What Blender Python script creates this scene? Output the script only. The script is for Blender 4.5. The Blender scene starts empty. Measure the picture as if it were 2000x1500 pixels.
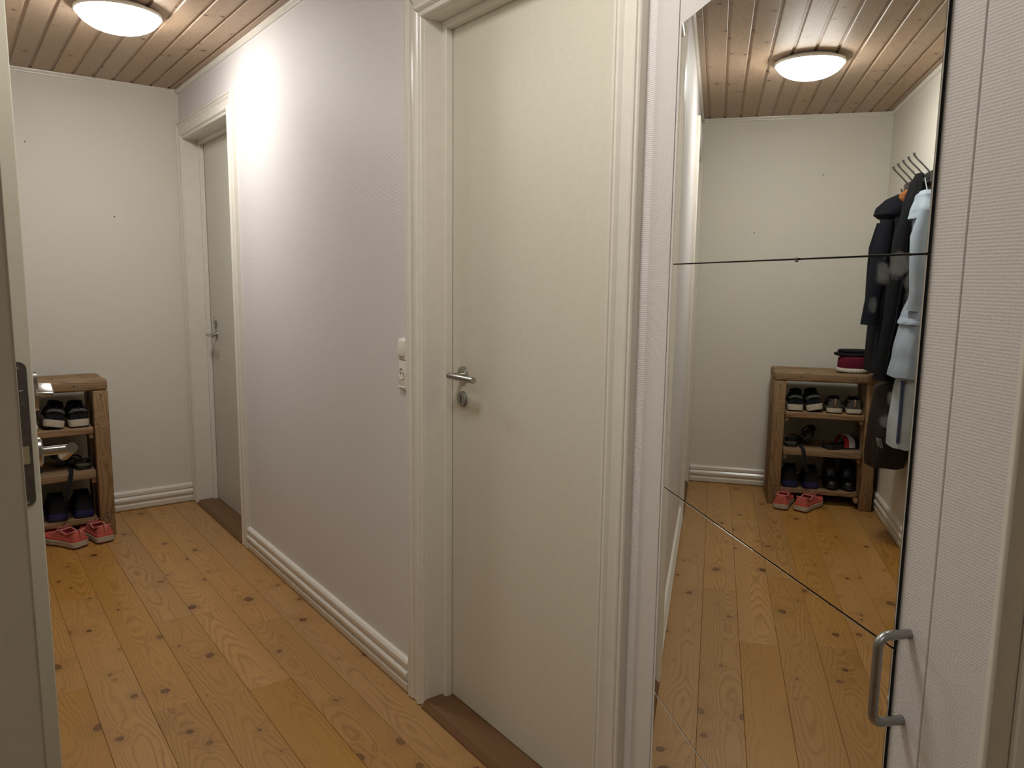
import bpy, bmesh, math, random
from mathutils import Vector, Matrix
random.seed(7)
scene = bpy.context.scene
COL = scene.collection
PI = math.pi

# ------------------------------------------------------------------ camera
CAM_R = Vector((0.803, -0.596, 0.012)); 
f_, pitch, roll, yaw = 1480.2929, 0.1379, 0.0123, 0.6408
F = Vector((math.sin(yaw)*math.cos(pitch), math.cos(yaw)*math.cos(pitch), -math.sin(pitch)))
R0 = Vector((math.cos(yaw), -math.sin(yaw), 0)); U0 = R0.cross(F)
R = R0*math.cos(roll)+U0*math.sin(roll); U = U0*math.cos(roll)-R0*math.sin(roll)
cd = bpy.data.cameras.new('camera'); cam = bpy.data.objects.new('camera', cd); COL.objects.link(cam)
cam.matrix_world = Matrix(((R.x, U.x, -F.x, 0), (R.y, U.y, -F.y, 0), (R.z, U.z, -F.z, 1.40), (0, 0, 0, 1)))
cd.sensor_fit = 'HORIZONTAL'; cd.sensor_width = 36; cd.lens = f_/2000*36; cd.clip_start = 0.02
scene.camera = cam
# ------------------------------------------------------------------ world, exposure
w = bpy.data.worlds.new('world'); scene.world = w; w.use_nodes = True
w.node_tree.nodes['Background'].inputs[0].default_value = (0.02, 0.02, 0.022, 1)
w.node_tree.nodes['Background'].inputs[1].default_value = 1.0
vs = scene.view_settings
scene.display_settings.display_device = 'sRGB'
vs.view_transform = 'Standard'; vs.look = 'None'; vs.gamma = 1.0; vs.use_curve_mapping = False
vs.exposure = 0.0
scene.cycles.use_denoising = True
scene.cycles.max_bounces = 5; scene.cycles.diffuse_bounces = 3; scene.cycles.glossy_bounces = 3; scene.cycles.transmission_bounces = 2
scene.cycles.use_adaptive_sampling = True; scene.cycles.adaptive_threshold = 0.035; scene.cycles.adaptive_min_samples = 20; scene.cycles.use_light_tree = True
scene.cycles.caustics_reflective = False; scene.cycles.sample_clamp_indirect = 6.0
LAMP_STRENGTH = 62.0
LAMP2_STRENGTH = 43.0
FILL_LAMP_STRENGTH = 36.0
LAMP_COLOR = (1.0, 0.985, 0.96)

# ------------------------------------------------------------------ key dimensions (metres)
XW, YL, ZC, XL = 1.179, 4.887, 2.467, 0.0095
PHI, XM0 = 0.45056, 0.57708
NV = Vector((math.cos(PHI), -math.sin(PHI), 0)); TV = Vector((math.sin(PHI), math.cos(PHI), 0))
MLOC = NV*XM0; MROT = PI/2-PHI        # frame of the angled mirror wall: x along it, y out into the hall

# ------------------------------------------------------------------ materials
def srgb(r, g, b):
    f = lambda c: (c/255/12.92) if c/255 <= 0.04045 else ((c/255+0.055)/1.055)**2.4
    return (f(r), f(g), f(b), 1)
class NT:
    def __init__(s, name):
        s.m = bpy.data.materials.new(name); s.m.use_nodes = True; s.t = s.m.node_tree; s.n = s.t.nodes
        s.b = s.n['Principled BSDF']
    def node(s, typ, **kw):
        n = s.n.new(typ)
        for k, v in kw.items():
            if k.startswith('_'): n.inputs[k[1:].replace('_', ' ')].default_value = v
            else: setattr(n, k, v)
        return n
    def link(s, a, b): s.t.links.new(a, b)
    def coords(s, scale=(1, 1, 1), rand=0.0):
        tc = s.node('ShaderNodeTexCoord'); mp = s.node('ShaderNodeMapping'); mp.inputs['Scale'].default_value = scale
        src = tc.outputs['Object']
        if rand:
            oi = s.node('ShaderNodeObjectInfo'); vm = s.node('ShaderNodeVectorMath', operation='SCALE')
            cx = s.node('ShaderNodeCombineXYZ'); 
            m2 = s.node('ShaderNodeMath', operation='MULTIPLY'); m2.inputs[1].default_value = 7.3
            s.link(oi.outputs['Random'], m2.inputs[0]); s.link(oi.outputs['Random'], cx.inputs[0]); s.link(m2.outputs[0], cx.inputs[1]); s.link(m2.outputs[0], cx.inputs[2])
            s.link(cx.outputs[0], vm.inputs[0]); vm.inputs['Scale'].default_value = rand
            ad = s.node('ShaderNodeVectorMath', operation='ADD'); s.link(src, ad.inputs[0]); s.link(vm.outputs[0], ad.inputs[1]); src = ad.outputs[0]
        s.link(src, mp.inputs[0]); return mp.outputs[0]
    def ramp(s, fac, stops):
        r = s.node('ShaderNodeValToRGB'); e = r.color_ramp.elements
        while len(e) < len(stops): e.new(0.5)
        for i, (p, c) in enumerate(stops): e[i].position = p; e[i].color = c
        s.link(fac, r.inputs[0]); return r.outputs[0]
    def mix(s, fac, a, b, typ='MIX'):
        m = s.node('ShaderNodeMix', data_type='RGBA', blend_type=typ)
        for sock, v in ((m.inputs['Factor'], fac), (m.inputs['A'], a), (m.inputs['B'], b)): pass
        fs, As, Bs = m.inputs[0], m.inputs[6], m.inputs[7]
        for sock, v in ((fs, fac), (As, a), (Bs, b)):
            if hasattr(v, 'is_linked'): s.link(v, sock)
            else: sock.default_value = v
        return m.outputs[2]
    def math(s, op, a, b=0.0, c=None):
        m = s.node('ShaderNodeMath', operation=op)
        for i, v in enumerate((a, b) if c is None else (a, b, c)):
            if hasattr(v, 'is_linked'): s.link(v, m.inputs[i])
            else: m.inputs[i].default_value = v
        return m.outputs[0]
    def bump(s, h, strength=0.3, dist=0.002):
        b = s.node('ShaderNodeBump'); b.inputs['Strength'].default_value = strength; b.inputs['Distance'].default_value = dist
        s.link(h, b.inputs['Height']); s.link(b.outputs[0], s.b.inputs['Normal'])
    def base(s, c):
        if hasattr(c, 'is_linked'): s.link(c, s.b.inputs['Base Color'])
        else: s.b.inputs['Base Color'].default_value = c
    def rough(s, v): s.b.inputs['Roughness'].default_value = v

def noise(nt, vec, scale, detail=3, rough=0.5, dist=0.0):
    n = nt.node('ShaderNodeTexNoise'); n.inputs['Scale'].default_value = scale; n.inputs['Detail'].default_value = detail
    n.inputs['Roughness'].default_value = rough; n.inputs['Distortion'].default_value = dist
    nt.link(vec, n.inputs['Vector']); return n.outputs['Fac']

def mat_plain(name, col, rough=0.5, metal=0.0, var=0.06, scale=30, bump=0.0, bd=0.001, rand=0.0, coat=0.0):
    nt = NT(name); v = nt.coords(rand=rand)
    n = noise(nt, v, scale, 2)
    d = tuple(c*(1-var*2) for c in col[:3])+(1,); l = tuple(min(1, c*(1+var)) for c in col[:3])+(1,)
    nt.base(nt.ramp(n, [(0.3, d), (0.7, l)])); nt.rough(rough); nt.b.inputs['Metallic'].default_value = metal
    nt.b.inputs['Coat Weight'].default_value = coat
    if bump: nt.bump(n, bump, bd)
    return nt.m

def mat_wallpaper(name, col, period=0.0040, rib=0.6, rough=0.5, waffle=0.0, grain=0.35, bs=1.0, spec=0.4):
    nt = NT(name); v = nt.coords()
    wv = nt.node('ShaderNodeTexWave', wave_type='BANDS', bands_direction='Z'); wv.inputs['Scale'].default_value = 0.31416/period
    wv.inputs['Distortion'].default_value = 1.2; wv.inputs['Detail'].default_value = 2; wv.inputs['Detail Scale'].default_value = 1.5
    nt.link(v, wv.inputs['Vector'])
    n = noise(nt, v, 260, 1); n2 = noise(nt, v, 3, 1)
    h = nt.math('MULTIPLY', wv.outputs['Fac'], rib)
    if waffle:
        w2 = nt.node('ShaderNodeTexWave', wave_type='BANDS', bands_direction='X'); w2.inputs['Scale'].default_value = 0.31416/period*0.8
        w2.inputs['Distortion'].default_value = 6.0; w2.inputs['Detail'].default_value = 2; nt.link(v, w2.inputs['Vector'])
        h = nt.math('ADD', h, nt.math('MULTIPLY', w2.outputs['Fac'], waffle))
    h = nt.math('ADD', h, nt.math('MULTIPLY', n, grain))
    d = tuple(c*0.96 for c in col[:3])+(1,)
    nt.base(nt.mix(n2, d, col)); nt.rough(rough); nt.b.inputs['Specular IOR Level'].default_value = spec; nt.bump(h, 0.55*bs, 0.0008)
    return nt.m

def mat_wood(name, light, dark, knot, grain=1.0, rough=0.35, knots=1.0, ringscale=1.0, along='Y', coat=0.0, varamt=0.25, bump=0.0, kscale=1.0, center=0.0):
    """pine: contour rings of a stretched noise field, bent around knots; board to board variation"""
    nt = NT(name)
    st = {'Y': (1, 0.11, 1), 'X': (0.11, 1, 1), 'Z': (1, 1, 0.11)}[along]
    sk = {'Y': (1, 0.85, 0), 'X': (0.8, 1, 1), 'Z': (1, 1, 0.8)}[along]
    v = nt.coords(st, rand=13.0); vk = nt.coords(sk, rand=13.0)
    # knots
    vo = nt.node('ShaderNodeTexVoronoi', feature='F1'); vo.inputs['Scale'].default_value = 6.5*kscale; vo.inputs['Randomness'].default_value = 1.0
    if along == 'Y': vo.voronoi_dimensions = '2D'
    nt.link(vk, vo.inputs['Vector'])
    d = vo.outputs['Distance']
    wn = nt.node('ShaderNodeTexWhiteNoise', noise_dimensions='3D'); nt.link(vo.outputs['Position'], wn.inputs['Vector'])
    nd = noise(nt, vk, 28, 2)
    size = nt.math('MULTIPLY', nt.math('MULTIPLY_ADD', nt.math('POWER', wn.outputs['Value'], 2.2), 0.125, 0.003), knots)
    size = nt.math('MULTIPLY', size, nt.math('MULTIPLY_ADD', nd, 1.8, 0.1))
    kmask = nt.math('SUBTRACT', 1.0, nt.math('DIVIDE', d, size)); kmask.node.use_clamp = True
    halo = nt.math('SUBTRACT', 1.0, nt.math('DIVIDE', d, nt.math('MULTIPLY', size, 4.5))); halo.node.use_clamp = True
    # rings
    g = noise(nt, v, 9*ringscale, 1.5, 0.35)
    g2 = nt.math('MULTIPLY_ADD', halo, 0.16, g)
    rg = nt.math('SINE', nt.math('MULTIPLY', g2, 120))
    rg = nt.math('POWER', nt.math('MULTIPLY_ADD', rg, 0.5, 0.5), 2.5)
    if along == 'Y':      # flat-sawn board: parabolic rings about the heart line, shifted along the board
        tcx = nt.node('ShaderNodeTexCoord'); sx = nt.node('ShaderNodeSeparateXYZ'); nt.link(tcx.outputs['Object'], sx.inputs[0])
        oo = nt.node('ShaderNodeObjectInfo'); rr_ = nt.math('FRACT', nt.math('MULTIPLY', oo.outputs['Random'], 91.7))
        wob = nt.math('MULTIPLY_ADD', noise(nt, v, 14, 2), 0.05, -0.025)
        xs = nt.math('ADD', nt.math('ADD', sx.outputs['X'], wob), nt.math('MULTIPLY_ADD', rr_, 0.07, center-0.035))
        cyc = nt.math('MULTIPLY', nt.math('MULTIPLY', xs, xs), 900*ringscale)
        vy = nt.coords((0.02, 1, 0), rand=13.0)
        cyc = nt.math('ADD', cyc, nt.math('MULTIPLY', noise(nt, vy, 1.6, 2, 0.4), 15))
        cyc = nt.math('ADD', cyc, nt.math('MULTIPLY', noise(nt, v, 30, 2), 1.3))
        cyc = nt.math('ADD', cyc, nt.math('MULTIPLY', halo, 2.2))
        rg = nt.math('POWER', nt.math('MULTIPLY_ADD', nt.math('SINE', nt.math('MULTIPLY', cyc, 6.2832)), 0.5, 0.5), 3.0)
        msk = nt.math('MULTIPLY_ADD', noise(nt, v, 7, 2), 2.6, -0.75); msk.node.use_clamp = True
        rg = nt.math('MULTIPLY', rg, nt.math('MULTIPLY_ADD', msk, 0.8, 0.2))
    fine = noise(nt, v, 220, 2, 0.6)
    big = noise(nt, v, 5, 2)
    oi = nt.node('ShaderNodeObjectInfo')
    base = nt.mix(nt.math('MULTIPLY', rg, 0.75*grain), light, dark)
    base = nt.mix(nt.math('MULTIPLY', fine, 0.35), base, tuple(c*0.72 for c in dark[:3])+(1,))
    base = nt.mix(nt.math('MULTIPLY', nt.math('SUBTRACT', big, 0.3), 0.5), base, dark)
    hsv = nt.node('ShaderNodeHueSaturation'); nt.link(base, hsv.inputs['Color'])
    nt.link(nt.math('MULTIPLY_ADD', oi.outputs['Random'], varamt, 1-varamt*0.55), hsv.inputs['Value'])
    r2 = nt.math('FRACT', nt.math('MULTIPLY', oi.outputs['Random'], 37.7))
    nt.link(nt.math('MULTIPLY_ADD', r2, 0.16, 0.92), hsv.inputs['Saturation'])
    kc = nt.ramp(kmask, [(0.0, knot), (0.35, tuple(c*0.7 for c in knot[:3])+(1,)), (0.55, tuple(min(1, c*2.6) for c in knot[:3])+(1,)), (1, tuple(min(1, c*1.5) for c in knot[:3])+(1,))])
    edge = nt.math('MULTIPLY', kmask, 5.0); edge.node.use_clamp = True
    col = nt.mix(nt.math('MULTIPLY', halo, 0.28), hsv.outputs['Color'], tuple(c*0.8 for c in dark[:3])+(1,))
    kv = nt.math('MULTIPLY_ADD', nt.math('FRACT', nt.math('MULTIPLY', wn.outputs['Value'], 57.3)), 0.45, 0.5)
    col = nt.mix(nt.math('MULTIPLY', edge, kv), col, kc)
    nt.base(col); nt.rough(rough); nt.b.inputs['Coat Weight'].default_value = coat; nt.b.inputs['Coat Roughness'].default_value = 0.25
    if bump: nt.bump(nt.math('ADD', fine, nt.math('MULTIPLY', rg, 0.3)), bump, 0.0006)
    return nt.m

def mat_cloth(name, col, rough=0.9, scale=400, var=0.12, sheen=0.2):
    nt = NT(name); v = nt.coords(rand=3)
    n = noise(nt, v, scale, 2); n2 = noise(nt, v, 12, 3)
    d = tuple(c*(1-2*var) for c in col[:3])+(1,); l = tuple(min(1, c*(1+var)) for c in col[:3])+(1,)
    nt.base(nt.ramp(nt.math('MULTIPLY_ADD', n2, 0.6, nt.math('MULTIPLY', n, 0.4)), [(0.3, d), (0.7, l)])); nt.rough(rough)
    nt.b.inputs['Specular IOR Level'].default_value = 0.25; return nt.m

M = {}
M['wall_right'] = mat_wallpaper('white_ribbed_wallpaper', srgb(224, 219, 217), rib=0.75, rough=0.52, spec=0.22)
M['wall_far'] = mat_wallpaper('white_wallpaper_far', srgb(224, 219, 206), rib=0.35, rough=0.5)
M['wall_mirror'] = mat_wallpaper('white_waffle_wallpaper', srgb(214, 208, 203), period=0.0034, rib=0.5, rough=0.5, waffle=0.22, grain=1.1, bs=0.65)
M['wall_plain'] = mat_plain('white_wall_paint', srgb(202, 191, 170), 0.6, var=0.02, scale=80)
M['paint'] = mat_plain('white_gloss_paint', srgb(226, 220, 208), 0.22, var=0.015, scale=25)
M['door'] = mat_plain('cream_door_paint', srgb(216, 211, 194), 0.45, var=0.012, scale=60)
M['door_far'] = mat_plain('grey_white_door_paint', srgb(206, 202, 190), 0.45, var=0.012, scale=60)
M['ceiling_white'] = mat_plain('white_ceiling_paint', srgb(215, 212, 205), 0.7, var=0.02)
M['floor'] = mat_wood('varnished_pine_floor', srgb(190, 144, 80), srgb(136, 88, 38), srgb(66, 36, 14), rough=0.36, coat=0.12, grain=0.9)
M['ceil'] = mat_wood('lye_treated_pine_ceiling', srgb(194, 168, 142), srgb(156, 128, 102), srgb(62, 42, 28), rough=0.55, grain=0.45, knots=0.75, kscale=1.15, varamt=0.16, center=-0.045)
M['ceil_back'] = mat_plain('ceiling_groove_wood', srgb(120, 94, 70), 0.7, scale=40)
M['oldwood'] = mat_wood('reclaimed_pallet_wood', srgb(164, 132, 94), srgb(104, 78, 52), srgb(44, 30, 20), rough=0.6, grain=0.8, along='X', kscale=0.7, bump=0.3)
M['oldwood_z'] = mat_wood('reclaimed_pallet_wood_upright', srgb(164, 132, 94), srgb(104, 78, 52), srgb(44, 30, 20), rough=0.6, grain=0.8, along='Z', kscale=0.7, bump=0.3)
M['threshold'] = mat_wood('dark_worn_oak', srgb(120, 86, 52), srgb(78, 54, 32), srgb(50, 34, 20), rough=0.5, grain=0.6, knots=0.01)
M['steel'] = mat_plain('brushed_steel', srgb(180, 178, 172), 0.24, 1.0, var=0.05, scale=120)
M['steel_matt'] = mat_plain('satin_aluminium', srgb(158, 158, 156), 0.36, 1.0, var=0.05, scale=120)
M['steel_dark'] = mat_plain('dark_steel', srgb(112, 108, 108), 0.35, 0.9, var=0.1, scale=60)
M['brass'] = mat_plain('pale_latch_metal', srgb(190, 180, 150), 0.3, 0.9, var=0.05)
M['black'] = mat_plain('black_gap', srgb(18, 17, 16), 0.8, var=0.05)
M['plastic'] = mat_plain('white_plastic', srgb(228, 222, 210), 0.3, var=0.01)
M['plastic_dark'] = mat_plain('dark_hole', srgb(30, 28, 26), 0.6)

# ------------------------------------------------------------------ object helpers
def tag(o, label=None, cat=None, group=None, kind=None):
    if label: o['label'] = label
    if cat: o['category'] = cat
    if group: o['group'] = group
    if kind: o['kind'] = kind
    return o
def empty(name, loc=(0, 0, 0), rz=0.0, label=None, cat=None, group=None, kind=None):
    o = bpy.data.objects.new(name, None); COL.objects.link(o); o.location = loc; o.rotation_euler = (0, 0, rz); o.empty_display_size = 0.05
    return tag(o, label, cat, group, kind)
def link_mesh(name, me, mat, parent=None, loc=(0, 0, 0), rot=(0, 0, 0), smooth=False):
    if mat is not None and not me.materials: me.materials.append(mat)
    if smooth:
        for p in me.polygons: p.use_smooth = True
    o = bpy.data.objects.new(name, me); COL.objects.link(o); o.parent = parent; o.location = loc; o.rotation_euler = rot
    return o
def obj(name, verts, faces, mat, parent=None, loc=(0, 0, 0), rot=(0, 0, 0), smooth=False, auto=None):
    me = bpy.data.meshes.new(name); me.from_pydata([tuple(v) for v in verts], [], faces)
    bm = bmesh.new(); bm.from_mesh(me); bmesh.ops.recalc_face_normals(bm, faces=bm.faces); bm.to_mesh(me); bm.free()
    o = link_mesh(name, me, mat, parent, loc, rot, smooth)
    if auto: shade_auto(o, auto)
    return o
def shade_auto(o, deg=35):
    me = o.data
    for p in me.polygons: p.use_smooth = True
    bm = bmesh.new(); bm.from_mesh(me)
    for e in bm.edges:
        if len(e.link_faces) == 2 and e.calc_face_angle(0) > math.radians(deg): e.smooth = False
    bm.to_mesh(me); bm.free()
BOXF = [(0, 1, 3, 2), (4, 6, 7, 5), (0, 4, 5, 1), (2, 3, 7, 6), (0, 2, 6, 4), (1, 5, 7, 3)]
def box(name, a, b, mat, parent=None, bevel=0.0, loc=(0, 0, 0), rot=(0, 0, 0), seg=1):
    bm = bmesh.new()
    vs_ = [bm.verts.new((x, y, z)) for x in (a[0], b[0]) for y in (a[1], b[1]) for z in (a[2], b[2])]
    for f in BOXF: bm.faces.new([vs_[i] for i in f])
    if bevel: bmesh.ops.bevel(bm, geom=list(bm.edges), offset=bevel, segments=seg, affect='EDGES', profile=0.5)
    bmesh.ops.recalc_face_normals(bm, faces=bm.faces)
    me = bpy.data.meshes.new(name); bm.to_mesh(me); bm.free()
    o = link_mesh(name, me, mat, parent, loc, rot)
    if bevel and seg > 1: shade_auto(o, 50)
    return o
def boxes(name, lst, mat, parent=None, loc=(0, 0, 0), rot=(0, 0, 0)):
    v, f = [], []
    for a, b in lst:
        k = len(v); v += [(x, y, z) for x in (a[0], b[0]) for y in (a[1], b[1]) for z in (a[2], b[2])]
        f += [tuple(i+k for i in q) for q in BOXF]
    return obj(name, v, f, mat, parent, loc, rot)
def prism(name, pts, z0, z1, mat, parent=None, loc=(0, 0, 0), rot=(0, 0, 0)):
    n = len(pts); v = [(x, y, z0) for x, y in pts]+[(x, y, z1) for x, y in pts]
    f = [tuple(range(n)), tuple(range(n, 2*n))]+[(i, (i+1) % n, (i+1) % n+n, i+n) for i in range(n)]
    return obj(name, v, f, mat, parent, loc, rot)
def sweep(name, prof, p0, p1, ou, ov, mat, parent=None, m0=0.0, m1=0.0, auto=30):
    """extrude profile (u,v) from p0 to p1, u along ou, v along ov; m0/m1 shift the ends along the run by m*u (mitres)"""
    p0, p1, ou, ov = map(Vector, (p0, p1, ou, ov)); d = (p1-p0).normalized(); n = len(prof)
    v = [p0+ou*a+ov*b+d*(m0*a) for a, b in prof]+[p1+ou*a+ov*b+d*(m1*a) for a, b in prof]
    f = [tuple(range(n)), tuple(range(n, 2*n))]+[(i, (i+1) % n, (i+1) % n+n, i+n) for i in range(n)]
    return obj(name, v, f, mat, parent, auto=auto)
def tube(name, pts, r, mat, parent=None, n=12, cap=True, loc=(0, 0, 0), rot=(0, 0, 0), auto=40):
    pts = [Vector(p) for p in pts]; rr = r if isinstance(r, (list, tuple)) else [r]*len(pts)
    v, f = [], []
    up = None
    for i, p in enumerate(pts):
        d = (pts[min(i+1, len(pts)-1)]-pts[max(i-1, 0)]).normalized()
        if up is None:
            up = Vector((0, 0, 1)) if abs(d.z) < 0.9 else Vector((1, 0, 0))
        a = d.cross(up).normalized(); b = a.cross(d).normalized(); up = b
        for k in range(n):
            t = 2*PI*k/n; v.append(p+(a*math.cos(t)+b*math.sin(t))*rr[i])
    for i in range(len(pts)-1):
        for k in range(n): f.append((i*n+k, i*n+(k+1) % n, (i+1)*n+(k+1) % n, (i+1)*n+k))
    if cap: f += [tuple(range(n)), tuple(range((len(pts)-1)*n, len(pts)*n))]
    return obj(name, v, f, mat, parent, loc, rot, auto=auto)
def lathe(name, prof, mat, parent=None, n=40, loc=(0, 0, 0), rot=(0, 0, 0), auto=35):
    """profile (r,z) turned about local z"""
    v, f = [], []; m = len(prof)
    for k in range(n):
        t = 2*PI*k/n
        for r, z in prof: v.append((max(r, 1e-5)*math.cos(t), max(r, 1e-5)*math.sin(t), z))
    for k in range(n):
        for i in range(m-1): f.append((k*m+i, ((k+1) % n)*m+i, ((k+1) % n)*m+i+1, k*m+i+1))
    o = obj(name, v, f, mat, parent, loc, rot)
    bm = bmesh.new(); bm.from_mesh(o.data); bmesh.ops.remove_doubles(bm, verts=bm.verts, dist=2e-5)
    bmesh.ops.dissolve_degenerate(bm, edges=bm.edges, dist=1e-6); bmesh.ops.recalc_face_normals(bm, faces=bm.faces); bm.to_mesh(o.data); bm.free()
    shade_auto(o, auto); return o
def arc(c, r, a0, a1, n, ax='xz', y=0):
    return [(c[0]+r*math.cos(a0+(a1-a0)*i/n), c[1]+r*math.sin(a0+(a1-a0)*i/n)) for i in range(n+1)]

# ================================================================== STRUCTURE
# ---- floor boards (run along y)
floor = box('floor', (-1.95, -1.75, -0.06), (1.60, YL+0.12, -0.016), M['black'])
tag(floor, 'knotty varnished pine plank floor of the hallway', 'floor', kind='structure')
BW = 0.1462; X0 = 0.295
def plank_mesh(wd, ln, th, bev):
    bm = bmesh.new()
    vs_ = [bm.verts.new((x, y, z)) for x in (-wd/2, wd/2) for y in (-ln/2, ln/2) for z in (-th, 0)]
    for f in BOXF: bm.faces.new([vs_[i] for i in f])
    ed = [e for e in bm.edges if all(v.co.z > -1e-6 for v in e.verts)]
    bmesh.ops.bevel(bm, geom=ed, offset=bev, segments=1, affect='EDGES'); bmesh.ops.recalc_face_normals(bm, faces=bm.faces)
    me = bpy.data.meshes.new('floor_plank'); bm.to_mesh(me); bm.free(); return me
joints = {-2: [3.9, 1.2], -1: [2.81, 0.5], 0: [3.62, 1.55], 1: [2.51, 4.4, 0.8], 2: [3.18, 1.0], 3: [4.02, 2.46, 0.7], 4: [2.95, 1.3], 5: [3.27, 0.9]}
for r in range(-15, 9):
    xa, xb = X0+r*BW, X0+(r+1)*BW
    hall = xb > 0.0 and xa < XW
    y0, y1 = -1.7, (YL if hall else 0.62)
    if xa > XW-0.02: y1 = 0.4
    xa_, xb_ = xa, xb
    if hall and xb > XW: xb_ = XW+0.02
    js = sorted([j for j in joints.get(r, [random.uniform(-1, -0.2)]) if y0+0.2 < j < y1-0.05])
    ys = [y0]+js+[y1]
    for a, b in zip(ys, ys[1:]):
        if b-a < 0.03: continue
        o = link_mesh('floor_plank', plank_mesh(xb_-xa_-0.0008, b-a-0.0008, 0.016, 0.0009), M['floor'], floor, ((xa_+xb_)/2, (a+b)/2, random.uniform(-0.0003, 0.0003)))
# ---- ceiling boards (run along y), recessed tongue between them
ceil = boxes('ceiling', [((-0.03, 0.25, ZC+0.02), (XW+0.1, YL+0.1, ZC+0.08))], M['ceil_back'])
cn = prism('ceiling', [(-1.95, -1.75), (1.95, -1.75), (1.95, -0.2), (0.79, 0.245), (0.035, 0.245), (0.035, 0.64), (-1.95, 0.64)], ZC+0.001, ZC+0.06, M['ceiling_white']); tag(cn, 'plain white ceiling of the room behind the viewer', 'ceiling', kind='structure')
tag(ceil, 'knotty pine board ceiling with recessed grooves', 'ceiling', kind='structure')
CW = 0.0978
def ceil_board(wd, ln):
    # cross-section: face strip with chamfers and a recessed tongue on one side
    g = 0.013
    prof = [(0, 0.02), (0, 0.004), (0.003, 0), (wd-g-0.003, 0), (wd-g, 0.004), (wd-g, 0.007), (wd-0.0004, 0.007), (wd-0.0004, 0.02)]
    n = len(prof); v = [(x, -ln/2, z) for x, z in prof]+[(x, ln/2, z) for x, z in prof]
    f = [tuple(range(n)), tuple(range(n, 2*n))]+[(i, (i+1) % n, (i+1) % n+n, i+n) for i in range(n)]
    me = bpy.data.meshes.new('ceiling_board'); me.from_pydata(v, [], f)
    bm = bmesh.new(); bm.from_mesh(me); bmesh.ops.recalc_face_normals(bm, faces=bm.faces); bm.to_mesh(me); bm.free(); return me
cj = {0: [3.77], 2: [3.70], 5: [3.15], 1: [2.1], 4: [1.9], 8: [3.73], 9: [2.6], 3: [1.4], 6: [2.4]}
for k in range(13):
    xb = 1.135-(k-1)*CW; xa = xb-CW; wd = CW
    if k == 0: xa = 1.135; wd = XW-xa
    if xb < 0: break
    ys = [0.25]+cj.get(k, [])+[YL-0.011]
    for a, b in zip(ys, ys[1:]):
        link_mesh('ceiling_board', ceil_board(wd, b-a-0.0008), M['ceil'], ceil, (xa, (a+b)/2, ZC))

# ---- walls
D1 = (3.925, 4.785, 2.178); D2 = (1.225, 2.03, 2.150)   # openings in the long wall: y0, y1, top
WT = 0.16
wr = boxes('wall_right', [((XW, 1.02, 0), (XW+WT, D2[0], ZC+0.02)), ((XW, D2[1], 0), (XW+WT, D1[0], ZC+0.02)), ((XW, D1[1], 0), (XW+WT, YL+0.1, ZC+0.02)),
    ((XW, D2[0], D2[2]), (XW+WT, D2[1], ZC+0.02)), ((XW, D1[0], D1[2]), (XW+WT, D1[1], ZC+0.02))], M['wall_right'])
tag(wr, 'long white ribbed-wallpaper wall with two doors', 'wall', kind='structure')
wf = box('wall_far', (-0.15, YL, 0), (XW, YL+0.1, ZC+0.02), M['wall_far']); tag(wf, 'plain white end wall of the hallway behind the shoe rack', 'wall', kind='structure')
OP = (2.30, 3.12, 2.06)
wl = boxes('wall_left', [((XL-0.12, 0.62, 0), (XL, OP[0], ZC+0.02)), ((XL-0.12, OP[1], 0), (XL, YL, ZC+0.02)), ((XL-0.12, OP[0], OP[2]), (XL, OP[1], ZC+0.02))], M['wall_far'])
tag(wl, 'white hallway wall carrying the coat hooks', 'wall', kind='structure')
wm = boxes('wall_mirror_side', [((0.578, -0.10, 0), (0.656, 0, ZC+0.02)), ((1.402, -0.10, 0), (1.5147, 0, ZC+0.02)), ((0.656, -0.10, 1.955), (1.402, 0, ZC+0.02)), ((0.656, -0.10, 0), (1.402, -0.05, 1.955))], M['wall_mirror'], None, MLOC, (0, 0, MROT))
tag(wm, 'white textured-wallpaper angled wall around the mirror door', 'wall', kind='structure')
# camera-side room: end face of the mirror wall, nib on the left and plain walls behind
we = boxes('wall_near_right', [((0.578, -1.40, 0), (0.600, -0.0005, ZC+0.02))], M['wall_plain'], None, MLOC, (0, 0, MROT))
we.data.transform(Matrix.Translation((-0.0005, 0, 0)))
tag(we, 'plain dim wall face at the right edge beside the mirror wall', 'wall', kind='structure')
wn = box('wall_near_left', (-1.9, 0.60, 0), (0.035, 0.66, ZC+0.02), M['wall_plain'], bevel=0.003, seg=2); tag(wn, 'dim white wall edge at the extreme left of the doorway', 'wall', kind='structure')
wb = boxes('wall_near_back', [((-1.9, -1.72, 0), (1.95, -1.65, ZC+0.02))], M['wall_plain']); tag(wb, 'plain white wall behind the viewer', 'wall', kind='structure')
ws = boxes('wall_near_side', [((-1.95, -1.72, 0), (-1.88, 0.66, ZC+0.02))], M['wall_plain']); tag(ws, 'plain white side wall of the room behind the viewer', 'wall', kind='structure')
wo = boxes('wall_side_room', [((-1.0, 2.0, 0), (-0.95, 3.4, ZC)), ((-0.95, 2.0, 0), (XL-0.12, 2.05, ZC)), ((-0.95, 3.35, 0), (XL-0.12, 3.4, ZC)), ((-0.95, 2.05, ZC-0.05), (XL-0.12, 3.35, ZC)), ((-0.95, 2.05, -0.03), (XL-0.12, 3.35, 0.0))], M['wall_plain'])
tag(wo, 'plain white walls of the small side room behind the open door', 'wall', kind='structure')
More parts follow.
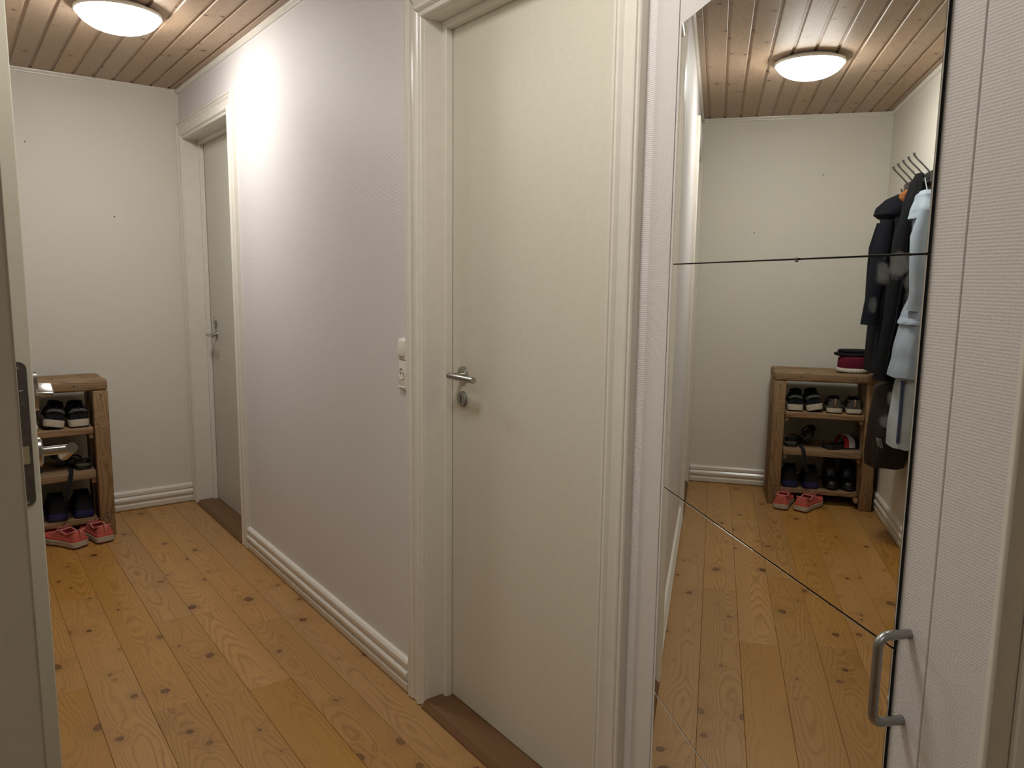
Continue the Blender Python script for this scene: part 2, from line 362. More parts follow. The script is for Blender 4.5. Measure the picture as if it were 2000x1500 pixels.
# wallpaper corner bead at the end of the mirror wall and the casing strip beyond it
t5 = obj('trim_5', *(lambda v, n: (v, [tuple(range(n)), tuple(range(n, 2*n))]+[(i, (i+1) % n, (i+1) % n+n, i+n) for i in range(n)]))(
    [(x, y, z) for z in (0, ZC) for x, y in ([(0.5805, 0.0005)]+[(0.5765+0.0028*math.cos(a), -0.002+0.0028*math.sin(a)) for a in [PI/2+PI*i/8 for i in range(9)]]+[(0.5805, -0.0050)])], 11), M['paint'], None, MLOC, (0, 0, MROT), auto=40)
tag(t5, 'painted bead along the outer corner of the mirror wall', 'trim', kind='structure')
t6 = box('trim_6', (0.5695, -0.105, 0), (0.5773, -0.0295, ZC), M['paint'], bevel=0.002, loc=MLOC, rot=(0, 0, MROT)); tag(t6, 'narrow door casing strip at the extreme right edge', 'trim', kind='structure')

# ---- baseboards and crown strips
BB = [(0, 0), (0.017, 0), (0.018, 0.002), (0.018, 0.028), (0.015, 0.031), (0.012, 0.034), (0.013, 0.040), (0.019, 0.046), (0.0225, 0.056), (0.021, 0.066), (0.015, 0.073), (0.012, 0.077), (0.012, 0.082), (0.016, 0.085), (0.0165, 0.101), (0.013, 0.107), (0.010, 0.111), (0.006, 0.113), (0, 0.113)]
def baseboard(name, p0, p1, out, label):
    o = sweep(name, BB, p0, p1, out, (0, 0, 1), M['paint']); tag(o, label, 'baseboard', kind='structure'); return o
baseboard('baseboard_right', (XW, D2[1]+0.103, 0.004), (XW, D1[0]-0.101, 0.004), (-1, 0, 0), 'white ridged baseboard along the long wall between the doors')
baseboard('baseboard_far', (XL, YL, 0.004), (XW-0.0235, YL, 0.004), (0, -1, 0), 'white ridged baseboard under the end wall beside the shoe rack')
baseboard('baseboard_left', (XL, OP[1]+0.09, 0.004), (XL, YL-0.0235, 0.004), (1, 0, 0), 'white ridged baseboard below the hanging coats')
CR = [(0, 0), (0.007, 0), (0.0085, 0.003), (0.0085, 0.007), (0.011, 0.010), (0.015, 0.015), (0.016, 0.019), (0.016, 0.0225), (0, 0.0225)]
for nm, p0, p1, out, lb in (('trim_1', (XW, 1.12, ZC-0.023), (XW, YL, ZC-0.023), (-1, 0, 0), 'white crown strip along the top of the long wall'),
                            ('trim_2', (XL, YL, ZC-0.023), (XW-0.0165, YL, ZC-0.023), (0, -1, 0), 'white crown strip along the top of the end wall'),
                            ('trim_3', (XL, 0.66, ZC-0.023), (XL, YL-0.0165, ZC-0.023), (1, 0, 0), 'white crown strip along the top of the coat wall')):
    tag(sweep(nm, CR, p0, p1, out, (0, 0, 1), M['paint']), lb, 'trim', kind='structure')

# ---- doors in the long wall
CAS = [(0, 0), (0, 0.011), (0.002, 0.014), (0.007, 0.016), (0.011, 0.014), (0.012, 0.011), (0.016, 0.011), (0.018, 0.016), (0.024, 0.021), (0.032, 0.022), (0.038, 0.018), (0.041, 0.0155), (0.068, 0.0155), (0.071, 0.018), (0.077, 0.0215), (0.083, 0.020), (0.085, 0.016), (0.088, 0.016), (0.090, 0.021), (0.097, 0.022), (0.1, 0.019), (0.1, 0)]
def lever(parent, x, y, z, out, along, length=0.128, neck=0.052, r=0.0095, over=0.012):
    """round rose, neck and straight round bar; out = direction off the leaf, along = direction of the bar"""
    out, along = Vector(out), Vector(along); c = Vector((x, y, z))
    ry = (0, PI/2 if out.x > 0 else -PI/2, 0)
    h = tube('door_handle', [c+out*neck-along*over, c+out*neck+along*length], r, M['steel'], parent, n=24)
    tube('neck', [c+out*0.004, c+out*(neck-0.001)], 0.0082, M['steel'], h, n=18)
    lathe('rosette', [(0, 0.009), (0.022, 0.009), (0.0255, 0.0065), (0.026, 0.0), (0, 0)], M['steel'], parent, 36, tuple(c), ry)
    tube('set_screw', [c+out*0.030-Vector((0, 0, 0.0)), c+out*0.0301], 0.001, M['plastic_dark'], h, n=6)
    return h
def casing_set(root, y0, y1, zt, w_l=0.1, w_r=0.1):
    k = M['paint']
    sweep('casing_stile', [(a*w_l/0.1, b) for a, b in CAS], (XW, y1, 0.004), (XW, y1, zt), (0, 1, 0), (-1, 0, 0), k, root, 0, 1)
    sweep('casing_stile', [(a*w_r/0.1, b) for a, b in CAS], (XW, y0, 0.004), (XW, y0, zt), (0, -1, 0), (-1, 0, 0), k, root, 0, 1)
    sweep('casing_head', CAS, (XW, y0, zt), (XW, y1, zt), (0, 0, 1), (-1, 0, 0), k, root, -w_r/0.1, w_l/0.1)
    # lining
    box('jamb', (XW-0.0005, y1-0.0008, 0.0), (XW+0.13, y1+0.03, zt), k, root, 0.001)
    box('jamb', (XW-0.0005, y0-0.03, 0.0), (XW+0.13, y0+0.0008, zt), k, root, 0.001)
    box('head_jamb', (XW-0.0005, y0, zt-0.0008), (XW+0.13, y1, zt+0.03), k, root, 0.001)
def door(name, d, depth, leafmat, label, w_r, w_l=0.1):
    y0, y1, zt = d
    root = empty(name, (0, 0, 0), 0, label, 'door', kind='structure')
    casing_set(root, y0, y1, zt, w_l, w_r)
    k = M['paint']; s0 = depth-0.026
    box('door_stop', (XW+s0, y1-0.024, 0.0), (XW+depth-0.0015, y1, zt), k, root, 0.0015)
    box('door_stop', (XW+s0, y0, 0.0), (XW+depth-0.0015, y0+0.024, zt), k, root, 0.0015)
    box('door_stop', (XW+s0, y0+0.024, zt-0.022), (XW+depth-0.0015, y1-0.024, zt), k, root, 0.0015)
    leaf = box('door_leaf', (XW+depth, y0+0.014, 0.026), (XW+depth+0.04, y1-0.015, zt-0.012), leafmat, root, 0.0015)
    # threshold with a sloped worn front edge
    pr = [(0, 0), (0.128+0.021, 0), (0.128+0.021, 0.005), (0.128+0.006, 0.022), (0.128-0.002, 0.0235), (0, 0.0235)]
    sweep('threshold', pr, (XW+0.128, y0+0.001, 0.0008), (XW+0.128, y1-0.001, 0.0008), (-1, 0, 0), (0, 0, 1), M['threshold'], root)
    return root
d1 = door('door_1', D1, 0.100, M['door_far'], 'grey-white door at the far end with lock cylinder above its lever', 0.1)
d2 = door('door_2', D2, 0.085, M['door'], 'cream flush door beside the mirror with steel lever and keyhole', 0.09, 0.088)
lever(d2, XW+0.085, 1.945, 1.106, (-1, 0, 0), (0, -1, 0), over=0.002, length=0.132)
esc = lathe('keyhole_rosette', [(0, 0.009), (0.021, 0.009), (0.0245, 0.0065), (0.025, 0.0), (0, 0)], M['steel_matt'], d2, 36, (XW+0.085, 1.947, 1.030), (0, -PI/2, 0))
esc['label'] = 'brushed steel keyhole rosette'
prism('keyhole', [(-0.012, -0.0022), (0.004, -0.0022)]+[(0.008+0.0034*math.cos(a), 0.0034*math.sin(a)) for a in [-2.4+4.8*i/8 for i in range(9)]]+[(0.004, 0.0022), (-0.012, 0.0022)], 0.009, 0.0093, M['plastic_dark'], esc)
lever(d1, XW+0.10, 4.655, 1.050, (-1, 0, 0), (0, -1, 0), length=0.115)
cy = prism('lock_rosette', [(0.034*math.cos(a)*(1), 0.0145*math.sin(a)) for a in [2*PI*i/32 for i in range(32)]], 0, 0.011, M['steel'], d1, (XW+0.10, 4.655, 1.120), (0, -PI/2, 0))
shade_auto(cy, 40)
lathe('lock_cylinder', [(0, 0.013), (0.009, 0.013), (0.0098, 0.012), (0.0098, 0.009)], M['steel'], cy, 24, (0.006, 0, 0.0))
prism('key_slot', [(-0.004, -0.0008), (0.004, -0.0008), (0.004, 0.0008), (-0.004, 0.0008)], 0.013, 0.0133, M['plastic_dark'], cy, (0.006, 0, 0))

# ---- open door leaf on the left, folded back against the coat wall
d3 = empty('door_3', (0, 0, 0), 0, 'open white door at the left edge with dark lock plate on its edge', 'door', kind='structure')
XA, XB, YE = 0.066, 0.1075, 1.47
box('door_leaf', (XA, YE, 0.012), (XB, OP[0]-0.005, 2.05), M['door'], d3, 0.0015)
fp = prism('lock_plate', [(0.012*math.cos(a)+0, 0.1095+0.012*math.sin(a)) for a in [PI*i/12 for i in range(13)]]+[(0.012*math.cos(a), -0.1095+0.012*math.sin(a)) for a in [PI+PI*i/12 for i in range(13)]], 0, 0.0012, M['steel_dark'], d3, (0.0868, YE, 1.134), (PI/2, 0, 0))
fp['label'] = 'dark steel lock plate with rounded ends'
prism('latch_bolt', [(0.1-0.0965-0.0105, 0), (0.0075, 0), (0.0075, -0.0035), (-0.007, -0.010)], -0.0145, 0.0145, M['brass'], d3, (0.0868, YE-0.0008, 1.100), (0, 0, 0))
box('dead_bolt', (0.0815, YE-0.0022, 1.182), (0.0925, YE-0.0004, 1.208), M['steel_dark'], d3, 0.0006)
for z in (1.018, 1.245):
    lathe('screw', [(0, 0.0012), (0.003, 0.0008), (0.0033, 0)], M['steel'], d3, 14, (0.0868, YE-0.001, z), (PI/2, 0, 0))
h3 = lever(d3, XB, 1.523, 1.092, (1, 0, 0), (0.0, 0.956, -0.292), length=0.118, neck=0.0525)
lathe('screw_hole', [(0, 0.0004), (0.0019, 0.0004), (0.0022, 0)], M['plastic_dark'], h3, 12, (XB+0.013, 1.523-0.0074, 1.0915), (PI/2, 0, 0))
rs = prism('lock_rosette', [(0.034*math.cos(a), 0.0145*math.sin(a)) for a in [2*PI*i/32 for i in range(32)]], 0, 0.009, M['steel'], d3, (XB, 1.523, 1.198), (0, PI/2, 0)); shade_auto(rs, 40)
tt = box('thumb_turn', (-0.0, -0.024, -0.0035), (0.027, 0.024, 0.0035), M['steel'], d3, 0.0025, (XB+0.004, 1.515, 1.203), (0.25, 0.1, 0), seg=3)
boxes('hinge', [((XA+0.034, OP[0]-0.006, z), (XA+0.042, OP[0]+0.006, z+0.09)) for z in (0.25, 1.75)], M['steel'], d3)
t7 = boxes('trim_7', [((XL-0.12, OP[0]-0.06, 0), (XL+0.016, OP[0]+0.004, OP[2]+0.06)), ((XL-0.12, OP[1]-0.004, 0), (XL+0.016, OP[1]+0.07, OP[2]+0.06)), ((XL-0.12, OP[0]+0.004, OP[2]-0.004), (XL+0.016, OP[1]-0.004, OP[2]+0.06))], M['paint'])
tag(t7, 'white casing around the open doorway in the coat wall', 'trim', kind='structure')

# ---- papered closet door with bow handle, and the four-tile mirror on it
d4 = empty('door_4', MLOC, MROT, 'wallpapered closet door carrying the tall mirror and a bow handle', 'door', kind='structure')
box('door_leaf', (0.6585, -0.045, 0.02), (1.3995, -0.0005, 1.952), M['wall_mirror'], d4, 0.001)
def bow(parent, s, z0, z1, out, r, rc=0.020):
    pts = [(s, -0.001, z1), (s, out-rc, z1)]+[(s, out-rc+rc*math.sin(a), z1-rc+rc*math.cos(a)) for a in [PI/2*i/7 for i in range(1, 8)]]
    pts += [(s, out-rc+rc*math.cos(a), z0+rc-rc*math.sin(a)) for a in [PI/2*i/7 for i in range(0, 8)]]+[(s, -0.001, z0)]
    return tube('bow_handle', pts, r, M['steel_matt'], parent, n=18, auto=60)
hb = bow(d4, 0.686, 0.9205, 1.0215, 0.037, 0.0052, 0.012); hb['label'] = 'satin aluminium bow handle'
mi = empty('tiled_mirror', MLOC, MROT, 'tall wall mirror of four stacked tiles on the papered closet door', 'mirror')
# mirror glass with wiped smudges
nt = NT('mirror_glass'); nt.b.inputs['Metallic'].default_value = 1.0; nt.rough(0.0); nt.base((0.86, 0.875, 0.845, 1))
tc = nt.node('ShaderNodeTexCoord'); vv = tc.outputs['Object']
ns = noise(nt, vv, 90, 4, 0.7); total = None
for (s, z, rs_, rz_, a) in ((0.770, 1.412, 0.016, 0.018, .55), (0.745, 1.420, 0.022, 0.020, .6), (0.726, 1.402, 0.014, 0.012, .35), (0.783, 1.375, 0.010, 0.012, .3), (0.738, 1.272, 0.010, 0.010, .5), (0.7465, 1.246, 0.013, 0.010, .4), (0.724, 1.388, 0.008, 0.010, .3)):
    mp = nt.node('ShaderNodeMapping'); mp.vector_type = 'TEXTURE'; mp.inputs['Location'].default_value = (s, 0.007, z); mp.inputs['Scale'].default_value = (rs_, 1, rz_)
    nt.link(vv, mp.inputs[0]); ln = nt.node('ShaderNodeVectorMath', operation='LENGTH'); nt.link(mp.outputs[0], ln.inputs[0])
    k = nt.math('SUBTRACT', 1.55, nt.math('ADD', ln.outputs['Value'], nt.math('MULTIPLY', ns, 1.3))); k.node.use_clamp = True
    k = nt.math('MULTIPLY', nt.math('MINIMUM', nt.math('MULTIPLY', k, 2.6), 1.0), a)
    total = k if total is None else nt.math('MAXIMUM', total, k)
df = nt.node('ShaderNodeBsdfDiffuse'); df.inputs['Color'].default_value = srgb(170, 170, 165)
ms = nt.node('ShaderNodeMixShader'); nt.link(nt.math('MULTIPLY', total, 0.5), ms.inputs[0]); nt.link(nt.b.outputs[0], ms.inputs[1]); nt.link(df.outputs[0], ms.inputs[2])
nt.link(ms.outputs[0], nt.n['Material Output'].inputs['Surface']); M['mirror'] = nt.m
SL, SR = 1.378, 0.7045
zz = [1.866, 1.431, 0.996, 0.559, 0.122]
box('backing', (SR-0.0016, 0.0003, zz[-1]-0.001), (SL+0.0020, 0.0014, zz[0]+0.001), M['black'], mi)
for a, b in zip(zz, zz[1:]):
    box('mirror_tile', (SR, 0.0015, b+0.0010), (SL, 0.0046, a-0.0010), M['mirror'], mi, 0.0005)
box('tile_clip', (0.9455, 0.0047, 1.4270), (0.9505, 0.0060, 1.4330), M['steel_dark'], mi, 0.0008)

# ================================================================== LAMP
RL = 0.163; RG = RL-0.0075
def ceiling_lamp(x, y, strength, label):
    lamp = empty('ceiling_lamp', (x, y, ZC), 0, label, 'lamp', 'round ceiling lamps')
    lathe('lamp_base', [(0.0, -0.001), (0.130, -0.001), (0.133, -0.004), (0.133, -0.014), (RL-0.002, -0.016), (RL, -0.019), (RL, -0.026), (RL-0.003, -0.029), (RL-0.006, -0.029), (RL-0.006, -0.022), (0, -0.022)], M['plastic'], lamp, 64)
    g = NT('lit_opal_glass'); g.base((0.9, 0.9, 0.88, 1)); g.rough(0.2)
    g.b.inputs['Emission Color'].default_value = LAMP_COLOR+(1,); g.b.inputs['Emission Strength'].default_value = strength
    lathe('lamp_glass', [(RG, -0.024)]+[(RG*math.cos(a)**0.85, -0.024-0.070*math.sin(a)**1.25) for a in [PI/2*i/12 for i in range(1, 12)]]+[(0, -0.094)], g.m, lamp, 40)
ceiling_lamp(0.648, 3.568, LAMP_STRENGTH, 'round white glass flush ceiling lamp over the far half of the hallway, switched on')
ceiling_lamp(0.52, 1.25, LAMP2_STRENGTH, 'round white glass flush ceiling lamp overhead near the mirror wall, switched on')
ceiling_lamp(-0.75, -0.75, FILL_LAMP_STRENGTH, 'round unseen fill lamp added in the room behind the viewer, switched on')  # added fill light, out of view, lifts the dim wall faces at both edges

# ================================================================== SWITCH AND SOCKET
sw = empty('light_switch', (XW, 2.160, 1.170), 0, 'white rocker light switch above the socket by the door casing', 'switch')
box('housing', (-0.013, -0.0235, -0.033), (0, 0.0225, 0.036), M['plastic'], sw, 0.003, seg=2)
box('rocker', (-0.019, -0.0195, -0.022), (-0.012, 0.0185, 0.029), M['plastic'], sw, 0.002, rot=(0, 0.10, 0), seg=2)
so = empty('wall_socket', (XW, 2.160, 1.083), 0, 'white round two-pin wall socket beneath the light switch', 'socket')
box('housing', (-0.012, -0.0235, -0.043), (0, 0.0225, 0.0525), M['plastic'], so, 0.003, seg=2)
lathe('socket_ring', [(0.0195, 0), (0.0195, 0.0022), (0.0180, 0.003), (0.0168, 0.0022), (0.0165, -0.0015), (0, -0.0015)], M['plastic'], so, 36, (-0.0118, 0, 0.010), (0, -PI/2, 0))
for dy in (-0.0085, 0.0085):
    lathe('socket_hole', [(0, 0.0008), (0.0026, 0.0008), (0.003, 0)], M['plastic_dark'], so, 14, (-0.0118, dy, 0.010), (0, -PI/2, 0))
box('socket_lip', (-0.015, -0.0205, -0.0365), (-0.011, 0.0195, -0.0325), M['plastic'], so, 0.001)

# small nail marks left in the end wall
for x, z, lb in ((0.400, 2.090, 'tiny dark nail high on the end wall near the ceiling'), (0.807, 1.723, 'tiny dark nail at mid height of the end wall')):
    o = lathe('nail', [(0, 0.004), (0.0032, 0.003), (0.0035, 0.001), (0.0012, 0), (0.0012, -0.01)], M['plastic_dark'], None, 12, (x, YL, z), (PI/2, 0, 0)); tag(o, lb, 'nail')

# ================================================================== SHOE RACK
RX0, RX1, RY0, RY1, RH = 0.045, 0.655, 4.450, 4.800, 0.850
rk = empty('shoe_rack', ((RX0+RX1)/2, RY0, 0), 0, 'rustic shoe rack of reclaimed wood standing in the corner', 'shoe rack')
def bx_r(name, a, b, mat, bev=0.004):     # world box, parented to the rack
    c = Vector(((RX0+RX1)/2, RY0, 0))
    mid = (Vector(a)+Vector(b))/2; h = (Vector(b)-Vector(a))/2
    return box(name, tuple(-h), tuple(h), mat, rk, bev, tuple(mid-c), seg=2)
PW, FT = 0.072, 0.058
nfr = 4; gap = (RY1-RY0-nfr*FT)/(nfr-1)
for i in range(nfr):
    y = RY0+i*(FT+gap); dz = [0, -0.004, 0.001, -0.003][i]; dx = [0, 0.004, -0.003, 0.002][i]
    for x in (RX0, RX1-PW):
        bx_r('post', (x+dx, y, 0.0 if i in (0, 3) else 0.02), (x+PW+dx, y+FT, RH-0.058+dz-0.0005), M['oldwood_z'], 0.006)
    bx_r('top_rail', (RX0+dx, y, RH-0.058+dz), (RX1+dx, y+FT, RH+dz), M['oldwood'], 0.011)
for x in (RX0+0.10, 0.5*(RX0+RX1)-0.05, RX1-0.21):     # filler blocks between the rails
    for i in range(nfr-1):
        y = RY0+i*(FT+gap)+FT; ln = random.uniform(0.10, 0.15)
        bx_r('spacer_block', (x-0.02, y+0.0005, RH-0.05), (x-0.02+ln, y+gap-0.0005, RH-0.004), M['oldwood'], 0.001)
SHZ = (0.598, 0.366, 0.100)
for j, z in enumerate(SHZ):
    th = [0.034, 0.042, 0.032][j]
    for k in range(3):
        ya = RY0+0.012+k*0.112
        if j == 2: ya = RY0+0.060+k*0.097
        bx_r('shelf_board', (RX0+PW+0.0045, ya, z-th), (RX1-PW-0.0045, ya+(0.094 if j == 2 else 0.109), z), M['oldwood'], 0.003)
    for s in (0, 1):
        if j == 2 and s == 1: continue
        x = RX0+PW+0.0045 if s == 0 else RX1-PW-0.0045-0.022
        bx_r('cleat', (x, RY0+0.02, z-th-0.026), (x+0.022, RY1-0.02, z-th-0.0005), M['oldwood_z'], 0.002)
c0 = Vector(((RX0+RX1)/2, RY0, 0))
for x, z in ((RX1-0.155, RH-0.031), (RX0+0.14, RH-0.027), (RX1-0.035, RH-0.085), (RX1-0.037, 0.125), (RX0+0.035, 0.105), (RX0+0.030, RH-0.022), (RX1-0.037, 0.100)):
    lathe('screw', [(0, 0.0006), (0.0035, 0.0008), (0.0048, 0.0014), (0.0055, 0.0002)], M['steel_dark'], rk, 16, tuple(Vector((x, RY0, z))-c0), (PI/2, 0, 0))

# ================================================================== SHOES
def lerp_table(tab, t):
    for (a, va), (b, vb) in zip(tab, tab[1:]):
        if t <= b:
            u = (t-a)/(b-a) if b > a else 0; u = u*u*(3-2*u)*0.5+u*0.5
            return va+(vb-va)*u
    return tab[-1][1]
WT_ = [(0, .56), (.03, .76), (.10, .84), (.28, .78), (.45, .80), (.68, 1.0), (.82, .95), (.92, .74), (.97, .50), (1, .22)]
def make_shoe(name, loc, yaw, label, cat, L=0.27, W=0.098, sole=0.028, hc=0.085, hcm=0.068, hi=0.092, ht=0.052, t0=0.035, t1=0.47, mats=None, roll=0, tilt=0, tab=True, laces=0, stripe=False, group=None, outs=0.006, band=False, lace_loops=False, sole_tex=False):
    up, li, so_, ou, la = mats
    root = empty(name, loc, 0, label, cat, group); root.rotation_mode = 'ZXY'; root.rotation_euler = (tilt, roll, yaw)
    root.rotation_mode = 'XYZ'; root.rotation_euler = (Matrix.Rotation(yaw, 3, 'Z') @ Matrix.Rotation(tilt, 3, 'X') @ Matrix.Rotation(roll, 3, 'Y')).to_euler('XYZ')
    HT = [(0, hc*0.93), (.04, hc), (.12, hc*0.93), (.25, hcm), (.38, (hcm+hi)/2), (.48, hi), (.62, hi*0.82), (.78, ht*1.12), (.9, ht), (.97, ht*0.82), (1, ht*0.6)]
    ts = [0, .012, .03, .055, .09]+[.09+.04*i for i in range(1, 22)]+[.95, .97, .985, .995, 1]
    ts = sorted(set(round(t, 4) for t in ts)); M_ = 26
    spring = lambda t: 0.014*max(0, (t-.72)/.28)**2+0.003*max(0, (.08-t)/.08)
    vo, rows = [], []
    open_ = lambda t: t0 < t < t1
    for t in ts:
        w = W/2*lerp_table(WT_, t)*0.96; h = lerp_table(HT, t); b = sole*0.62+spring(t); row = []
        lean = 0.006*(1-min(1, t/.1))
        for k in range(M_+1):
            a = PI*k/M_; c, s = math.cos(a), max(0.0, math.sin(a))
            x = w*(abs(c)**0.5)*(1 if c > 0 else -1)*(1-0.07*s*(1.2 if t > .5 else 1)); z = b+(h-b)*(s**0.72)
            y = t*L
            if open_(t) and abs(k-M_/2) <= M_/2-8:
                u = abs(k-M_/2)/(M_/2-8)
                x = w*0.60*(k-M_/2)/(M_/2-8)*-1; z = sole+0.006
            elif open_(t) and abs(k-M_/2) <= M_/2-7:
                z = h
            row.append(len(vo)); vo.append((x, y+(lean*s if t < .1 else 0), z))
        rows.append(row)
    fo, fi = [], []
    for i in range(len(ts)-1):
        for k in range(M_):
            q = (rows[i][k], rows[i][k+1], rows[i+1][k+1], rows[i+1][k]); tm = (ts[i]+ts[i+1])/2
            inside = min(abs(k-M_/2), abs(k+1-M_/2)) <= M_/2-8 and (open_(ts[i]) or open_(ts[i+1])) and any(vo[j][2] <= sole+0.0061 for j in q)
            (fi if inside else fo).append(q)
    fo += [tuple(rows[0]), tuple(rows[-1])]
    obj('upper', vo, fo, up, root, auto=70)
    if fi: obj('lining', vo, fi, li, root, auto=70)
    # sole: outline rings
    def ring(z, k, sp): 
        pts = []
        tt_ = [0, .01, .03, .07, .15, .28, .4, .52, .64, .74, .82, .88, .93, .97, .99, 1]
        for t in tt_: pts.append((W/2*lerp_table(WT_, t)*k, t*(L+0.012)-0.006, z+spring(t)*sp))
        for t in reversed(tt_): pts.append((-W/2*lerp_table(WT_, t)*k, t*(L+0.012)-0.006, z+spring(t)*sp))
        return pts
    def slab(nm, levels, mat):
        v, f = [], []; rs2 = [ring(*l) for l in levels]; n = len(rs2[0])
        for r_ in rs2: v += r_
        for i in range(len(rs2)-1):
            for k in range(n): f.append((i*n+k, i*n+(k+1) % n, (i+1)*n+(k+1) % n, (i+1)*n+k))
        f += [tuple(range(n)), tuple(range((len(rs2)-1)*n, len(rs2)*n))]
        return obj(nm, v, f, mat, root, auto=45)
    slab('outsole', [(0, 0.90, 1), (0.001, 0.96, 1), (outs, 0.99, 1)], ou)
    hh = sole
    lv = [(outs, 1.0, 1), (outs+(hh-outs)*.2, 1.05, 1)]
    if sole_tex:
        for q in range(1, 4):
            zq = outs+(hh-outs)*(.2+.2*q); lv += [(zq-.0012, 1.055, 1), (zq, 1.035, 1), (zq+.0012, 1.055, 1)]
    lv += [(outs+(hh-outs)*.85, 1.03, 1), (hh, 0.97, 1)]
    slab('midsole', lv, so_)
    def surf(t, k):
        w = W/2*lerp_table(WT_, t)*0.96; h = lerp_table(HT, t); b = sole*0.62+spring(t); a = PI*k; c, s = math.cos(a), math.sin(a)
        return Vector((w*(abs(c)**0.5)*(1 if c > 0 else -1)*(1-0.07*s*(1.2 if t > .5 else 1)), t*L, b+(h-b)*(s**0.72)))
    if tab:
        tube('heel_tab', [(0, -0.001, hc*0.55), (0, -0.003, hc*0.78), (0, -0.0015, hc*0.98), (0, 0.006, hc*1.07), (0, 0.011, hc*1.0)], 0.0045, la, root, n=8)
    if stripe:      # padded heel cuff
        tube('heel_cuff', [surf(t, k)+Vector((0, -0.001, 0)) for t, k in ((.24, .20), (.14, .22), (.05, .26), (.015, .38), (.008, .5), (.015, .62), (.05, .74), (.14, .78), (.24, .80))], 0.0085, stripe, root, n=8)
    # padded collar rim
    rim = [Vector(vo[rows[i][7]]) for i, t in enumerate(ts) if open_(t)]
    rim2 = [Vector(vo[rows[i][M_-7]]) for i, t in enumerate(ts) if open_(t)]
    if len(rim) > 3:
        loop = rim+list(reversed(rim2)); loop.append(loop[0])
        tube('collar', loop, 0.0045, la if lace_loops else up, root, n=8)
    for q in range(laces):
        t = t1+.02+q*0.05
        tube('lace', [surf(t, .30)+Vector((0, 0, .002)), surf(t+.012, .42)+Vector((0, 0, .004)), surf(t+.018, .5)+Vector((0, 0, .004)), surf(t+.012, .58)+Vector((0, 0, .004)), surf(t, .70)+Vector((0, 0, .002))], 0.0028, la, root, n=6)
    if lace_loops:
        p = surf(t1+.02, .5)
        for s in (-1, 1):
            tube('lace_loop', [p+Vector((0, 0, .004)), p+Vector((s*.016, -.004, .016)), p+Vector((s*.034, -.002, .012)), p+Vector((s*.04, .006, -.004)), p+Vector((s*.026, .008, -.002)), p+Vector((0, .002, .005))], 0.0024, la, root, n=6)
    if band:
        slab('trim_band', [(hh*0.99, 1.0, 1), (hh*1.15, 1.005, 1), (hh*1.32, 0.97, 1)], band)
    return root
pk_up = mat_cloth('coral_pink_mesh', srgb(190, 98, 84)); pk_li = mat_cloth('dark_pink_lining', srgb(140, 58, 60)); pk_so = mat_plain('offwhite_foam', srgb(184, 172, 152), 0.7, scale=90, bump=0.3)
pk_ou = mat_plain('dark_red_rubber', srgb(96, 36, 38), 0.7); pk_la = mat_cloth('pale_pink_lace', srgb(208, 124, 116)); pk_bd = mat_plain('bright_coral_trim', srgb(204, 90, 78), 0.6)
pk = (pk_up, pk_li, pk_so, pk_ou, pk_la)
make_shoe('running_shoe', (0.472, 4.325, 0.0), 0.52, 'coral pink running shoe on the floor, toe angled under the rack, nearer the coat wall', 'shoe', L=0.255, W=0.106, sole=0.036, hc=0.090, hcm=0.070, hi=0.086, ht=0.048, mats=pk, laces=3, lace_loops=True, group='pink running shoes on the floor', band=pk_bd, outs=0.007, sole_tex=True)
make_shoe('running_shoe', (0.586, 4.336, 0.0), 0.22, 'coral pink running shoe on the floor right beside the rack corner post', 'shoe', L=0.255, W=0.106, sole=0.036, hc=0.090, hcm=0.070, hi=0.086, ht=0.048, mats=pk, laces=3, lace_loops=True, group='pink running shoes on the floor', band=pk_bd, outs=0.007, sole_tex=True)
bk = mat_cloth('black_knit', srgb(30, 30, 32)); bk2 = mat_cloth('charcoal_suede', srgb(62, 60, 58)); dk = mat_cloth('dark_lining', srgb(22, 21, 21)); cuff = mat_cloth('grey_cuff', srgb(92, 94, 92))
cream = mat_plain('cream_rubber', srgb(196, 184, 164), 0.6, scale=50); blk = mat_plain('black_rubber', srgb(24, 23, 23), 0.6)
taupe = mat_cloth('taupe_canvas', srgb(78, 72, 64)); tan = mat_plain('tan_leather_tab', srgb(150, 112, 86), 0.6); navy = mat_cloth('navy_felt', srgb(30, 32, 60)); navyb = mat_plain('blue_rubber', srgb(36, 36, 82), 0.5); leather = mat_plain('black_leather', srgb(26, 24, 23), 0.4)
Z1, Z2, Z3 = SHZ
make_shoe('sneaker', (0.520, 4.490, Z1), 0.05, 'black and grey sneaker with cream sole standing level by the outer post', 'shoe', L=0.262, W=0.114, sole=0.042, hc=0.100, hcm=0.092, hi=0.128, mats=(bk, dk, cream, blk, bk), stripe=cuff, group='black sneakers on the top shelf', laces=2)
make_shoe('sneaker', (0.400, 4.492, Z1+0.008), -0.03, 'black and grey sneaker with cream sole tipped over on its side edge', 'shoe', L=0.262, W=0.114, sole=0.042, hc=0.100, hcm=0.092, hi=0.128, mats=(bk, dk, cream, blk, bk), stripe=cuff, roll=0.20, group='black sneakers on the top shelf', laces=2)
make_shoe('canvas_shoe', (0.290, 4.480, Z1), 0.03, 'taupe canvas shoe with pale sole next to the tipped sneaker', 'shoe', L=0.262, W=0.106, sole=0.032, hc=0.084, hcm=0.074, hi=0.100, mats=(taupe, dk, cream, blk, tan), group='taupe shoes on the top shelf', laces=2)
make_shoe('canvas_shoe', (0.177, 4.480, Z1), 0.0, 'taupe canvas shoe with pale sole at the coat-wall end of the shelf', 'shoe', L=0.262, W=0.106, sole=0.032, hc=0.084, hcm=0.074, hi=0.100, mats=(taupe, dk, cream, blk, tan), group='taupe shoes on the top shelf', laces=2)
